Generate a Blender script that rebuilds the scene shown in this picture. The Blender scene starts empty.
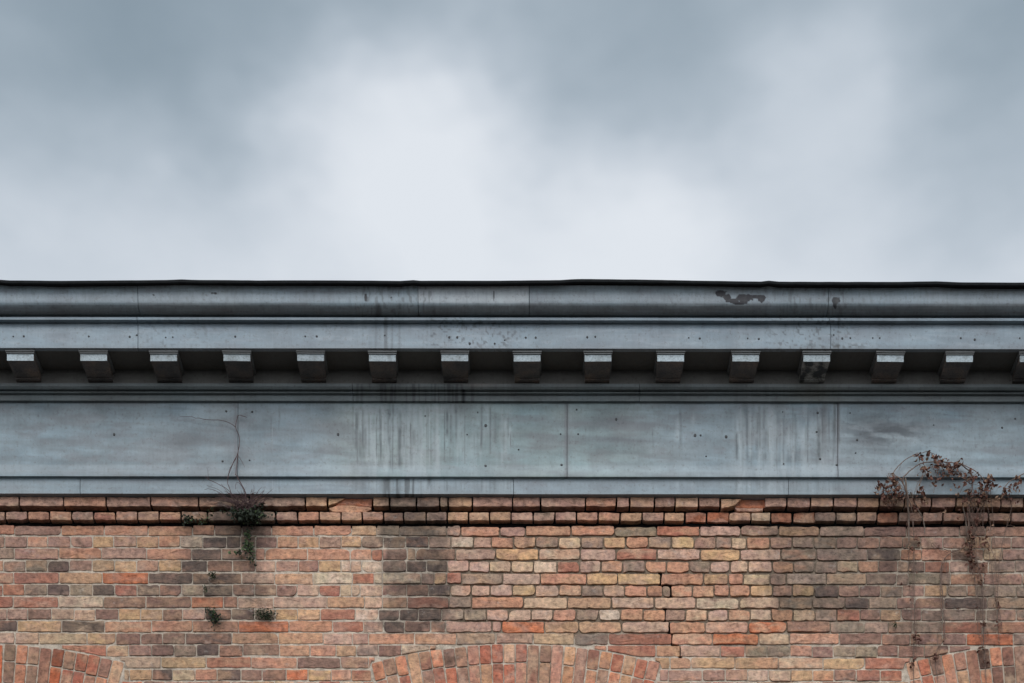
import bpy, math, random
import numpy as np
from mathutils import Vector, Matrix
rnd = random.Random(11)
R = math.radians

# ------------------------------------------------------------------ camera
D, F, CX, HY, ZC = 10.0, 1818.0, 520.0, 1530.0, 1.6     # distance, focal (px), principal column, horizon row, eye height
ROLL = -0.065
scn = bpy.context.scene
cam = bpy.data.objects.new('camera', bpy.data.cameras.new('camera'))
scn.collection.objects.link(cam)
cam.location = (0, -D, ZC)
cam.rotation_euler = (R(90), R(ROLL), 0)
cam.data.sensor_width = 36
cam.data.lens = F / 1024 * 36
cam.data.shift_x = -(CX - 512) / 1024 + 1.6 / 1024
cam.data.shift_y = (HY - 341.5 - .4) / 1024
cam.data.clip_end = 2000
scn.camera = cam
# ------------------------------------------------------------------ view
scn.view_settings.view_transform = 'Standard'
scn.view_settings.look = 'None'
scn.view_settings.gamma = 1
scn.view_settings.exposure = 0.0
# ------------------------------------------------------------------ sun + sky
SUN_EL, SUN_AZ = 42, -14          # soft sun through cloud, behind the viewer and a little to the left
sl = bpy.data.lights.new('sun', 'SUN'); sl.energy = 1.5; sl.angle = R(35); sl.color = (1.0, 0.97, 0.93)
so = bpy.data.objects.new('sun', sl); scn.collection.objects.link(so)
sd = Vector((math.sin(R(SUN_AZ)) * math.cos(R(SUN_EL)), -math.cos(R(SUN_AZ)) * math.cos(R(SUN_EL)), math.sin(R(SUN_EL))))
so.rotation_euler = sd.to_track_quat('Z', 'Y').to_euler()

def lin(c):
    c = np.asarray(c, float) / 255.0
    return np.where(c <= 0.04045, c / 12.92, ((c + 0.055) / 1.055) ** 2.4)

world = bpy.data.worlds.new('World'); scn.world = world
world.use_nodes = True
nt = world.node_tree; nt.nodes.clear()
N = nt.nodes.new; LK = nt.links.new
def setin(sock, v):
    if isinstance(v, bpy.types.NodeSocket): sock.id_data.links.new(v, sock)
    else: sock.default_value = v
def wm(op, a, b=0.0, c=0.0, clamp=False):
    n = N('ShaderNodeMath'); n.operation = op; n.use_clamp = clamp
    setin(n.inputs[0], a); setin(n.inputs[1], b); setin(n.inputs[2], c)
    return n.outputs[0]
tc = N('ShaderNodeTexCoord')
n1 = N('ShaderNodeTexNoise'); n1.inputs['Scale'].default_value = 13; n1.inputs['Detail'].default_value = 3
mp = N('ShaderNodeMapping'); mp.inputs['Scale'].default_value = (.95, 1, 1.7); mp.inputs['Rotation'].default_value = (0, R(22), 0)
LK(tc.outputs['Generated'], mp.inputs['Vector']); LK(mp.outputs[0], n1.inputs['Vector'])
sub = N('ShaderNodeVectorMath'); sub.operation = 'SUBTRACT'; LK(n1.outputs['Color'], sub.inputs[0]); sub.inputs[1].default_value = (.5, .5, .5)
scl = N('ShaderNodeVectorMath'); scl.operation = 'SCALE'; LK(sub.outputs[0], scl.inputs[0]); scl.inputs['Scale'].default_value = .085
add = N('ShaderNodeVectorMath'); add.operation = 'ADD'; LK(tc.outputs['Generated'], add.inputs[0]); LK(scl.outputs[0], add.inputs[1])
nrm = N('ShaderNodeVectorMath'); nrm.operation = 'NORMALIZE'; LK(add.outputs[0], nrm.inputs[0])
sep = N('ShaderNodeSeparateXYZ'); LK(nrm.outputs[0], sep.inputs[0])
def pdir(px, Y):
    v = Vector(((px - CX) / F, 1, (HY - Y) / F)); v.normalize(); return v
# cloud cover thins towards the lower sky
mr = N('ShaderNodeMapRange'); mr.interpolation_type = 'SMOOTHSTEP'
LK(sep.outputs['Z'], mr.inputs[0])
mr.inputs[1].default_value = pdir(520, 320).z; mr.inputs[2].default_value = pdir(520, 15).z
mr.inputs[3].default_value = .83; mr.inputs[4].default_value = .29
m = mr.outputs[0]
for (px, Y, rad, a) in [(335, 70, 50, .30), (400, 130, 65, .26), (445, 200, 75, .26), (290, 200, 50, .10), (460, 50, 60, .10), (830, 50, 60, .26), (840, 140, 80, .10), (690, 190, 85, .13), (620, 250, 70, .12),
                        (110, 110, 120, -.02), (570, 70, 60, .05), (560, 190, 35, -.04), (980, 190, 60, -.10), (40, 190, 90, -.04), (520, 140, 50, .10), (960, 100, 60, .06)]:
    d = N('ShaderNodeVectorMath'); d.operation = 'DOT_PRODUCT'
    LK(nrm.outputs[0], d.inputs[0]); d.inputs[1].default_value = pdir(px, Y)
    k = 1.0 / ((rad / 2200.0) ** 2)
    e = wm('EXPONENT', wm('MULTIPLY', wm('SUBTRACT', d.outputs['Value'], 1.0), k))
    m = wm('MULTIPLY_ADD', e, a, m)
n2 = N('ShaderNodeTexNoise'); n2.inputs['Scale'].default_value = 11; n2.inputs['Detail'].default_value = 7; n2.inputs['Roughness'].default_value = .5
LK(mp.outputs[0], n2.inputs['Vector'])
m = wm('ADD', m, wm('MULTIPLY', wm('SUBTRACT', n2.outputs['Fac'], .5), .34), clamp=True)
cr = N('ShaderNodeValToRGB'); LK(m, cr.inputs[0])
cr.color_ramp.interpolation = 'B_SPLINE'
el = cr.color_ramp.elements
el[0].position = 0; el[0].color = (*lin((116, 134, 147)), 1)
el[1].position = 1; el[1].color = (*lin((234, 239, 245)), 1)
for p_, c_ in ((.3, (146, 162, 174)), (.6, (182, 194, 205)), (.82, (210, 218, 227))):
    x_ = el.new(p_); x_.color = (*lin(c_), 1)
# the cloud deck is thinner and brighter towards the hidden sun, behind the viewer
back = N('ShaderNodeMapRange'); back.interpolation_type = 'SMOOTHSTEP'
LK(sep.outputs['Y'], back.inputs[0])
back.inputs[1].default_value = .45; back.inputs[2].default_value = -.5; back.inputs[3].default_value = 1.0; back.inputs[4].default_value = 2.7
bg2 = N('ShaderNodeBackground'); LK(cr.outputs[0], bg2.inputs['Color']); LK(back.outputs[0], bg2.inputs['Strength'])
sky = N('ShaderNodeTexSky'); sky.sky_type = 'NISHITA'; sky.sun_disc = False
sky.sun_elevation = R(SUN_EL); sky.sun_rotation = R(180 - SUN_AZ)
bg1 = N('ShaderNodeBackground'); LK(sky.outputs[0], bg1.inputs['Color']); bg1.inputs['Strength'].default_value = .1
mix = N('ShaderNodeMixShader'); mix.inputs[0].default_value = .93
LK(bg1.outputs[0], mix.inputs[1]); LK(bg2.outputs[0], mix.inputs[2])
wo = N('ShaderNodeOutputWorld'); LK(mix.outputs[0], wo.inputs['Surface'])

# ------------------------------------------------------------------ helpers
def XW(px, p): return (px - CX) * (D - p) / F
def ZW(Y, p): return ZC + (HY - Y) * (D - p) / F
def W(px, Y, p): return (XW(px, p), -p, ZW(Y, p))
def to_px(X, p): return CX + X * F / (D - p)
def to_Y(Z, p): return HY - (Z - ZC) * F / (D - p)

_lat = np.random.RandomState(5).rand(256, 256)
def vnoise(x, y, seed=0):
    x = np.asarray(x, float) + seed * 17.37; y = np.asarray(y, float) + seed * 9.71
    xi = np.floor(x).astype(int); yi = np.floor(y).astype(int)
    fx = x - xi; fy = y - yi
    fx = fx * fx * (3 - 2 * fx); fy = fy * fy * (3 - 2 * fy)
    g = lambda a, b: _lat[a % 256, b % 256]
    return (g(xi, yi) * (1 - fx) + g(xi + 1, yi) * fx) * (1 - fy) + (g(xi, yi + 1) * (1 - fx) + g(xi + 1, yi + 1) * fx) * fy
def fbm(x, y, seed=0, o=3):
    s = 0; a = .5; t = 0
    for i in range(o):
        s = s + a * vnoise(np.asarray(x) * 2 ** i, np.asarray(y) * 2 ** i, seed + i * 3); t += a; a *= .55
    return s / t
def sstep(a, b, x):
    t = np.clip((np.asarray(x, float) - a) / (b - a), 0, 1); return t * t * (3 - 2 * t)

COL = scn.collection
def link(name, mesh, parent=None, mats=()):
    o = bpy.data.objects.new(name, mesh); COL.objects.link(o)
    for mt in mats: mesh.materials.append(mt)
    if parent: o.parent = parent
    return o
def mesh_from(name, verts, faces, mats, parent=None, cols=None, smooth=False, midx=None):
    me = bpy.data.meshes.new(name)
    me.from_pydata([tuple(v) for v in verts], [], faces)
    if cols is not None:
        at = me.color_attributes.new('col', 'FLOAT_COLOR', 'POINT')
        c = np.ones((len(verts), 4), np.float32); c[:, :3] = np.asarray(cols)
        at.data.foreach_set('color', c.ravel())
    if smooth: me.polygons.foreach_set('use_smooth', [True] * len(faces))
    if midx is not None: me.polygons.foreach_set('material_index', midx)
    me.update()
    return link(name, me, parent, mats)
def thing(name, label, cat, loc=(0, 0, 0), group=None):
    o = bpy.data.objects.new(name, None); COL.objects.link(o)
    o.location = loc; o['label'] = label; o['category'] = cat; o.empty_display_size = .2
    if group: o['group'] = group
    return o

# ------------------------------------------------------------------ materials
def newmat(name):
    mt = bpy.data.materials.new(name); mt.use_nodes = True
    t = mt.node_tree; b = t.nodes['Principled BSDF']
    return mt, t, b
def nmath(t, op, a, b=0.0, c=0.0, clamp=False):
    n = t.nodes.new('ShaderNodeMath'); n.operation = op; n.use_clamp = clamp
    setin(n.inputs[0], a); setin(n.inputs[1], b); setin(n.inputs[2], c); return n.outputs[0]
def noise(t, scale, detail=3, rough=.55, vec=None, stretch=None):
    n = t.nodes.new('ShaderNodeTexNoise'); n.inputs['Scale'].default_value = scale
    n.inputs['Detail'].default_value = detail; n.inputs['Roughness'].default_value = rough
    c = t.nodes.new('ShaderNodeTexCoord')
    if stretch:
        mpp = t.nodes.new('ShaderNodeMapping'); mpp.inputs['Scale'].default_value = stretch
        t.links.new(c.outputs['Object'], mpp.inputs['Vector']); t.links.new(mpp.outputs[0], n.inputs['Vector'])
    else: t.links.new(c.outputs['Object'], n.inputs['Vector'])
    return n.outputs['Fac']
def ramp(t, fac, stops):
    r = t.nodes.new('ShaderNodeValToRGB'); t.links.new(fac, r.inputs[0])
    e = r.color_ramp.elements
    e[0].position, e[0].color = stops[0][0], (*stops[0][1], 1)
    e[1].position, e[1].color = stops[-1][0], (*stops[-1][1], 1)
    for p_, c_ in stops[1:-1]:
        q = e.new(p_); q.color = (*c_, 1)
    return r.outputs[0]
def mixc(t, fac, a, b, mode='MIX'):
    n = t.nodes.new('ShaderNodeMix'); n.data_type = 'RGBA'; n.blend_type = mode
    setin(n.inputs[0], fac)
    setin(n.inputs[6], a if isinstance(a, bpy.types.NodeSocket) else (*a, 1)); setin(n.inputs[7], b if isinstance(b, bpy.types.NodeSocket) else (*b, 1))
    return n.outputs[2]
def bump(t, b, h, strength, dist):
    n = t.nodes.new('ShaderNodeBump'); n.inputs['Strength'].default_value = strength; n.inputs['Distance'].default_value = dist
    t.links.new(h, n.inputs['Height']); t.links.new(n.outputs[0], b.inputs['Normal'])

def mat_brick():
    mt, t, b = newmat('old_brick')
    a = t.nodes.new('ShaderNodeAttribute'); a.attribute_name = 'col'
    f1 = noise(t, 34, 4, .6)
    c = mixc(t, 1.0, a.outputs['Color'], ramp(t, f1, [(.28, (.52, .50, .50)), (.5, (1, 1, 1)), (.72, (1.42, 1.34, 1.26))]), 'MULTIPLY')
    f2 = noise(t, 95, 4, .65, stretch=(.55, 1, 1.5))
    c = mixc(t, 1.0, c, ramp(t, f2, [(.32, (.55, .52, .50)), (.46, (1, 1, 1)), (.62, (1.02, 1, 1)), (.75, (1.35, 1.32, 1.28))]), 'MULTIPLY')
    f3 = noise(t, 420, 2, .5)
    c = mixc(t, .8, c, ramp(t, f3, [(.3, (.7, .7, .7)), (.5, (1, 1, 1)), (.7, (1.2, 1.2, 1.2))]), 'MULTIPLY')
    # lime bloom
    f4 = noise(t, 16, 5, .7)
    lim = nmath(t, 'MULTIPLY', nmath(t, 'MULTIPLY_ADD', f4, 7.0, -4.15, True), .32)
    c = mixc(t, lim, c, (.50, .45, .40))
    t.links.new(c, b.inputs['Base Color'])
    b.inputs['Roughness'].default_value = .92; b.inputs['Specular IOR Level'].default_value = .25
    h = nmath(t, 'ADD', nmath(t, 'MULTIPLY', f2, 1.0), nmath(t, 'ADD', nmath(t, 'MULTIPLY', f1, 1.4), nmath(t, 'MULTIPLY', f3, .45)))
    bump(t, b, h, .8, .0035)
    return mt
def mat_mortar():
    mt, t, b = newmat('lime_mortar')
    a = t.nodes.new('ShaderNodeAttribute'); a.attribute_name = 'col'
    f1 = noise(t, 22, 4, .65)
    c = mixc(t, 1.0, a.outputs['Color'], ramp(t, f1, [(.3, (.55, .52, .5)), (.5, (1, 1, 1)), (.7, (1.25, 1.22, 1.18))]), 'MULTIPLY')
    f2 = noise(t, 260, 2, .6)
    c = mixc(t, 1.0, c, ramp(t, f2, [(.3, (.7, .68, .66)), (.5, (1, 1, 1)), (.7, (1.2, 1.2, 1.2))]), 'MULTIPLY')
    t.links.new(c, b.inputs['Base Color']); b.inputs['Roughness'].default_value = .95; b.inputs['Specular IOR Level'].default_value = .2
    bump(t, b, nmath(t, 'ADD', f1, f2), .8, .006)
    return mt
def mat_metal(name='painted_sheet_metal', base=None, rough=.5):
    mt, t, b = newmat(name)
    f1 = noise(t, 7, 5, .62)
    f2 = noise(t, 60, 4, .65)
    f3 = noise(t, 20, 4, .6, stretch=(4.5, 1, .35))
    if base is None:
        a = t.nodes.new('ShaderNodeAttribute'); a.attribute_name = 'col'; c = a.outputs['Color']
    else:
        c = mixc(t, 0.0, base, base)
    c = mixc(t, 1.0, c, ramp(t, f1, [(.3, (.86, .85, .85)), (.5, (1, 1, 1)), (.7, (1.08, 1.1, 1.11))]), 'MULTIPLY')
    c = mixc(t, 1.0, c, ramp(t, f2, [(.28, (.70, .67, .66)), (.45, (1, 1, 1)), (.6, (1, 1, 1)), (.78, (1.13, 1.14, 1.15))]), 'MULTIPLY')
    c = mixc(t, 1.0, c, ramp(t, f3, [(.3, (.94, .94, .94)), (.5, (1, 1, 1)), (.7, (1.04, 1.04, 1.04))]), 'MULTIPLY')
    t.links.new(c, b.inputs['Base Color'])
    b.inputs['Metallic'].default_value = 0.0
    b.inputs['Specular IOR Level'].default_value = .4
    t.links.new(nmath(t, 'MULTIPLY_ADD', f2, .35, rough - .12), b.inputs['Roughness'])
    bump(t, b, nmath(t, 'ADD', nmath(t, 'MULTIPLY', f1, 2.5), nmath(t, 'MULTIPLY', f2, .35)), .35, .006)
    return mt
def mat_plain(name, colr, rough=.8, var=.35, scale=40, spec=.3, b_s=.3):
    mt, t, b = newmat(name)
    f = noise(t, scale, 4, .6)
    lo = tuple(x * (1 - var) for x in colr); hi = tuple(x * (1 + var) for x in colr)
    t.links.new(ramp(t, f, [(.3, lo), (.5, colr), (.7, hi)]), b.inputs['Base Color'])
    b.inputs['Roughness'].default_value = rough; b.inputs['Specular IOR Level'].default_value = spec
    if b_s: bump(t, b, f, b_s, .01)
    return mt
M_brick = mat_brick(); M_mortar = mat_mortar(); M_metal = mat_metal()
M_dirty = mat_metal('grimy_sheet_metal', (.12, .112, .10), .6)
M_lip = mat_plain('tarred_sheet_edge', (.006, .0065, .007), .8, .4, 30, .15)
M_soffit = mat_metal('shaded_soffit_metal', (.085, .08, .07), .7)  # grimy metal, darkened further so its colour carries the soffit's shade
M_nail = mat_plain('rusty_nail', (.05, .05, .05), .6, .3, 200)
M_roof = mat_plain('roofing_felt', (.05, .05, .052), .9, .3, 60)
M_ground = mat_plain('asphalt', (.036, .036, .036), .9, .35, 30)
M_pave = mat_plain('concrete_paving', (.09, .085, .078), .9, .2, 12)
M_frame = mat_plain('white_window_paint', (.55, .55, .52), .5, .12, 30)
M_twig = mat_plain('bare_twig', (.15, .10, .078), .9, .4, 120)
M_palestem = mat_plain('weathered_vine_stem', (.19, .15, .12), .9, .35, 120)
M_deadleaf = mat_plain('dried_leaf', (.125, .058, .042), .85, .55, 70, .2)
M_deadleaf2 = mat_plain('dried_brown_leaf', (.23, .14, .092), .85, .5, 70, .2)
M_leaf = mat_plain('dark_green_leaf', (.016, .022, .011), .6, .5, 90, .3)
M_leaf2 = mat_plain('mid_green_leaf', (.058, .085, .032), .6, .4, 90, .3)
M_moss = mat_plain('dark_moss', (.028, .036, .018), .95, .6, 150, .1)
mt, t, b = newmat('window_glass'); b.inputs['Base Color'].default_value = (.02, .025, .03, 1); b.inputs['Roughness'].default_value = .04; M_glass = mt

# ------------------------------------------------------------------ paint, soot and painted-in light and shade on the metalwork (where on the sheet, px/Y at its own plane)
KM = .82
BASE = np.array([.218, .263, .283])
STREAKS = []
_r = random.Random(3)
for (xa, xb, n_, y0_, y1_, lo_) in ((353, 440, 66, 406, 428, 466), (384, 440, 24, 404, 412, 476), (445, 512, 34, 406, 435, 462), (735, 778, 30, 406, 432, 468), (765, 842, 40, 405, 425, 467), (640, 735, 4, 410, 430, 450), (260, 352, 4, 406, 430, 450)):
    for _ in range(n_):
        am_ = _r.choice((1, -1, -1, 1, -1)) * _r.uniform(.25, .75)
        STREAKS.append((_r.uniform(xa, xb), _r.uniform(y0_ - 4, y1_), min(lo_ + _r.uniform(-22, 10), 477), _r.choice((.5, .6, .8, 1.2, 1.8)) * (1.2 if am_ > 0 else 1), am_ * _r.uniform(.6, 1.15), _r.uniform(-.9, .9)))
def metal_col(px, Y, kind='frieze'):
    px = np.asarray(px, float); Y = np.asarray(Y, float)
    v = 1 + .72 * (fbm(px / 70, Y / 16, 1) - .5) + .34 * (fbm(px / 14, Y / 9, 2) - .5) + .12 * (vnoise(px / 1.4, Y / 1.4, 3) - .5)
    v = v + .05 * (fbm(px / 2.3, Y / 45, 4, 2) - .5) + .16 * (fbm(px / 70, Y / 5, 5) - .5)
    hue = fbm(px / 60, Y / 22, 6) - .5
    c = BASE[None, :] * v[:, None]
    c[:, 0] *= 1 + .10 * hue * 2; c[:, 2] *= 1 - .10 * hue
    def mixto(c, m, tgt):
        m = np.clip(m, 0, 1)[:, None]; return c * (1 - m) + np.array(tgt)[None, :] * m
    # greenish wash on the middle sheets, purple-brown bloom in clouds
    grn = sstep(300, 380, px) * (1 - sstep(590, 700, px)) if kind in ('frieze',) else 0 * px
    c[:, 2] *= 1 - .06 * grn; c[:, 1] *= 1 + .02 * grn; c *= (1 + .07 * grn)[:, None]
    blm = sstep(.5, .7, fbm(px / 30, Y / 8, 8))
    smr = sstep(.5, .68, fbm(px / 75, (Y - .06 * px) / 5, 19)); c = mixto(c, .30 * smr, (.135, .150, .155))
    c = mixto(c, .34 * blm, (.16, .150, .158))
    # run-off streak zones
    def win(a, b, s=14): return sstep(a - s, a + s, px) * (1 - sstep(b - s, b + s, px))
    zone = np.clip(1.0 * win(352, 445, 6) + .55 * win(445, 512, 8) + .85 * win(735, 842, 8) + .25 * win(560, 580, 5), 0, 1)
    env = {'frieze': 1.0, 'base': .8, 'corona': .35, 'crown': .3, 'bed': .5}[kind]
    lg = .0 * px; dkk = .0 * px
    for (x_, ya, yb, w_, am_, dr) in STREAKS:
        if kind == 'base': ya, yb = 478, 496
        elif kind == 'corona': ya, yb = 320, 352
        elif kind == 'crown': ya, yb = 280, 320
        elif kind == 'bed': ya, yb = 380, 404
        q_ = np.exp(-((px - x_ - dr * (Y - ya) / 60 - .5 * (vnoise(Y / 6, 0 * Y + x_, 10) - .5)) / w_) ** 2) * sstep(ya - 2, ya + 7, Y) * (1 - sstep(yb - 9, yb + 1, Y)) * (.65 + .7 * vnoise(Y / 4, 0 * Y + x_, 11))
        if am_ > 0: lg = np.maximum(lg, am_ * q_)
        else: dkk = np.maximum(dkk, -am_ * q_)
    pale = zone * sstep(.42, .62, fbm(px / 9, Y / 40, 12))
    c = mixto(c, .42 * pale * env, (.37, .41, .425))
    c = mixto(c, lg * .8 * env, (.42, .46, .465))
    c = mixto(c, np.clip(dkk * (1.0 + .5 * vnoise(px / 6, Y / 11, 51)) * .9, 0, .8) * env, (.07, .082, .086))
    if kind == 'frieze':
        c = mixto(c, .75 * np.exp(-((px - 885) / 42) ** 2 - ((Y - 432) / 15) ** 2) * sstep(.35, .65, fbm(px / 18, Y / 5 , 14)) * 1.4, (.075, .085, .095))
        sw = np.abs(fbm(px / 26, Y / 9, 33) - .5); c = mixto(c, .5 * np.exp(-((px - 885) / 45) ** 2 - ((Y - 432) / 18) ** 2) * (1 - sstep(.0, .05, sw)), (.07, .08, .09))
        c = mixto(c, .55 * np.exp(-((px - 190) / 45) ** 2 - ((Y - 441 + (px - 190) * .08) / 9) ** 2), (.12, .13, .14))
        c = mixto(c, .60 * np.exp(-((px - 620) / 45) ** 2 - ((Y - 440 - (px - 620) * .04) / 3.2) ** 2), (.10, .10, .115))
        c = mixto(c, .40 * np.exp(-((px - 610) / 60) ** 2 - ((Y - 424) / 6) ** 2), (.14, .13, .15))
        c = mixto(c, .40 * np.exp(-((px - 300) / 40) ** 2 - ((Y - 430) / 14) ** 2), (.14, .15, .16))
        for sx in (835, 838.5): c = mixto(c, .6 * np.exp(-((px - sx) / 1.0) ** 2) * (1 - sstep(425, 460, Y)), (.05, .05, .05))
        c = mixto(c, .35 * np.exp(-((px - 825) / 5) ** 2) * (1 - sstep(430, 462, Y)), (.12, .10, .10))
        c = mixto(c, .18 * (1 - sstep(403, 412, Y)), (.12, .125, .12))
        c = mixto(c, .30 * sstep(464, 468, Y) * (1 - sstep(474, 477, Y)), (.36, .39, .41))  # highlight along the bead, painted in as a paler band
        for sx in (236, 566, 568, 838): c = mixto(c, .4 * np.exp(-((px - sx) / 1.5) ** 2), (.13, .11, .12))
    if kind == 'base':
        c = mixto(c, .35 * win(80, 350, 20) * sstep(.45, .6, fbm(px / 40, Y / 2.2, 21)), (.13, .15, .18))
        c = mixto(c, .15 * (px > 514) * (px < 720), (.17, .205, .25)); c = mixto(c, .25 + 0 * px, (.30, .35, .38))
        c = mixto(c, .8 * win(383, 436, 3) * sstep(.5, .7, vnoise(px / 2.0, Y / 50, 22)), (.07, .08, .085))
    if kind == 'corona':
        c = mixto(c, .45 + 0 * px, (.27, .325, .375))
        c = mixto(c, .5 * win(376, 400, 3) * sstep(.5, .75, vnoise(px / 1.5, Y / 50, 23)), (.05, .05, .055))
        dots = sstep(.72, .8, vnoise(px / 2.2, Y / 2.2, 24)) * np.clip(win(425, 520, 10) + win(770, 850, 12) + .5 * win(140, 210, 10), 0, 1)
        c = mixto(c, .6 * dots, (.07, .07, .075))
        smear = sstep(.6, .75, fbm(px / 22, Y / 2.5, 25))
        c = mixto(c, .22 * smear, (.40, .43, .46))
        c = mixto(c, .25 * sstep(344, 349, Y), (.15, .13, .12))
        c = mixto(c, .8 * np.exp(-((px - 840) / 30) ** 2 - ((Y - 346) / 2.5) ** 2) * sstep(.45, .6, vnoise(px / 3, Y / 2, 26)), (.05, .045, .04))
    if kind == 'crown':
        c = mixto(c, .55 * sstep(292, 296, Y) * (1 - sstep(302, 305, Y)), (.31, .35, .38))  # highlight on the steep middle of the curve, painted paler
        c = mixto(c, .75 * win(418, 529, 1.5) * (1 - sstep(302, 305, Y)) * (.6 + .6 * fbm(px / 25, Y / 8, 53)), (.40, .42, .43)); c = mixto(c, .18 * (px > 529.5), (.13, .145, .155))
        c = mixto(c, .35 * sstep(303, 307, Y + 3 * (vnoise(px / 30, 0 * px, 27) - .5)), (.10, .095, .09))  # shade on the under-curve, painted in as a darker lower band
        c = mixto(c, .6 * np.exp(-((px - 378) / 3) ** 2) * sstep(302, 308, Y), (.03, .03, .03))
        # flaked patches
        def blob(x, y, rx, ry): return np.exp(-((px - x) / rx) ** 2 - ((Y - y) / ry) ** 2)
        w = px + 2.5 * (vnoise(px / 3, Y / 3, 28) - .5); 
        fl = np.maximum.reduce([blob(721, 293.5, 6, 3.6), blob(727, 297.5, 4, 3.5), blob(733, 301, 7, 2.4), blob(744, 298.5, 9, 4.2), blob(757, 297, 9, 2.2), blob(762, 299.5, 4, 3), blob(740, 303, 8, 1.8)])
        fl = fl * 1.15 + .40 * (vnoise(px / 2.2, Y / 2.2, 29) - .5)
        c = mixto(c, sstep(.42, .5, fl), (.022, .019, .023))
        fl = blob(836, 300, 5, 3.4) + blob(366, 298, 1.8, 5) + blob(835, 306, 2, 3) + .6 * blob(391, 298, 2.5, 2) + .6 * blob(154, 296, 2.5, 2) + .7 * blob(215, 294, 5, 1.5) + .9 * blob(494, 295, 1, 6) + .4 * (vnoise(px / 2.0, Y / 2.0, 30) - .5)
        c = mixto(c, .95 * sstep(.44, .56, fl), (.025, .023, .025))
        spk = sstep(.66, .8, vnoise(px / 1.8, Y / 6, 31)) * (win(355, 440, 10) + win(780, 860, 20) + .4)
        c = mixto(c, .3 * spk, (.08, .08, .08))
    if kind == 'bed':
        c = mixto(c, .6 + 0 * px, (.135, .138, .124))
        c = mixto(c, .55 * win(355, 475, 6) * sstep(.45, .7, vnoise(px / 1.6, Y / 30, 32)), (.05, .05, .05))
        c = mixto(c, .45 * np.exp(-((px - 478) / 18) ** 2 - ((Y - 384) / 4) ** 2), (.28, .22, .18))
        c = mixto(c, .9 * np.exp(-((px - 464) / 1.6) ** 2) * (Y > 390), (.01, .01, .01))
        c = mixto(c, .3 * np.exp(-((px - 815) / 25) ** 2), (.16, .14, .10))
    return np.clip(c * KM, .008, .6)

XMIN, XMAX = -4.6, 4.6
CS = .034      # the whole cornice sits this much closer to the wall than its profile figures say
def sweep(name, prof, x0, x1, mat, parent, kind=None, back=.05, sub=None, dz=None, smooth=True, fine=True):
    """extrude the (p, Y) profile (top to bottom) along x as a closed solid."""
    pts = [(p - CS, ZW(Y, p - CS)) for p, Y in prof]
    dense = [pts[0]]
    for a, bb in zip(pts[:-1], pts[1:]):
        L = math.hypot(a[0] - bb[0], a[1] - bb[1]); n = max(1, int(L / (sub or .006)))
        for i in range(1, n + 1): dense.append((a[0] + (bb[0] - a[0]) * i / n, a[1] + (bb[1] - a[1]) * i / n))
    nf = len(dense)
    pb = min(p for p, z in dense) - back
    dense = dense + [(pb, dense[-1][1]), (pb, dense[0][1])]
    step = (fine if isinstance(fine, float) else .0058) if fine else .05
    xs = np.linspace(x0, x1, max(2, int((x1 - x0) / step) + 1))
    nx, npf = len(xs), len(dense)
    P = np.array([q[0] for q in dense]); Z = np.array([q[1] for q in dense])
    V = np.zeros((nx, npf, 3)); V[:, :, 0] = xs[:, None]; V[:, :, 1] = -P[None, :]; V[:, :, 2] = Z[None, :]
    if dz is not None: V[:, :, 2] += dz(xs)[:, None]
    pxs = CX + V[:, :, 0] * F / (D + V[:, :, 1]); Ys = HY - (V[:, :, 2] - ZC) * F / (D + V[:, :, 1])
    V = V.reshape(-1, 3)
    faces = []
    for i in range(nx - 1):
        o = i * npf
        for j in range(npf):
            k = (j + 1) % npf
            faces.append((o + j, o + k, o + npf + k, o + npf + j))
    faces.append(tuple(range(npf))[::-1]); faces.append(tuple(range((nx - 1) * npf, nx * npf)))
    cols = metal_col(pxs.ravel(), Ys.ravel(), kind) if kind else None
    o = mesh_from(name, V, faces, [mat], parent, cols)
    me = o.data
    if smooth:
        me.polygons.foreach_set('use_smooth', [True] * len(faces))
        try: me.set_sharp_from_angle(angle=R(28))
        except Exception: pass
    return o

def boxes_mesh(name, boxes, mats, parent=None, bevel=0, midx=None):
    import bmesh
    bm = bmesh.new()
    for i, (x0, x1, y0, y1, z0, z1) in enumerate(boxes):
        r = bmesh.ops.create_cube(bm, size=1, matrix=Matrix.Translation(((x0 + x1) / 2, (y0 + y1) / 2, (z0 + z1) / 2)) @ Matrix.Diagonal((x1 - x0, y1 - y0, z1 - z0, 1)))
        if midx:
            for f in {f for v in r['verts'] for f in v.link_faces}: f.material_index = midx[i]
    if bevel: bmesh.ops.bevel(bm, geom=bm.edges[:], offset=bevel, segments=1, affect='EDGES', profile=.5)
    me = bpy.data.meshes.new(name); bm.to_mesh(me); bm.free()
    return link(name, me, parent, mats)

# ------------------------------------------------------------------ ground
def structure(o): o['kind'] = 'structure'; return o
g = structure(mesh_from('ground', [(-400, -400, 0), (400, -400, 0), (400, 400, 0), (-400, 400, 0)], [(0, 1, 2, 3)], [M_ground]))
boxes = [(-60, 60, -2.6, -.01, .001, .13), (-60, 60, -2.78, -2.602, .001, .14)]
pv = structure(boxes_mesh('pavement', boxes, [M_pave], bevel=.01))

# ------------------------------------------------------------------ building
B = thing('brick_building', 'old brick building topped by a grey-blue sheet metal cornice with small blocks', 'building')

# ---- bricks
PAL = dict(p=(168, 132, 116), P=(192, 158, 138), c=(194, 166, 138), t=(186, 147, 115), y=(198, 160, 120), o=(194, 110, 72), r=(166, 106, 86),
           s=(190, 138, 110), b=(136, 103, 90), k=(94, 78, 71), g=(148, 126, 110), G=(130, 116, 100), w=(206, 182, 158), x=(144, 82, 54))
KL = 1.08
ALB = {k: np.clip(lin(v) / KL * np.array([1.0, .985, .965]), .01, .62) for k, v in PAL.items()}
ALB = {k: v * .86 + np.array([.335, .222, .168]) * .14 for k, v in ALB.items()}

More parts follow.
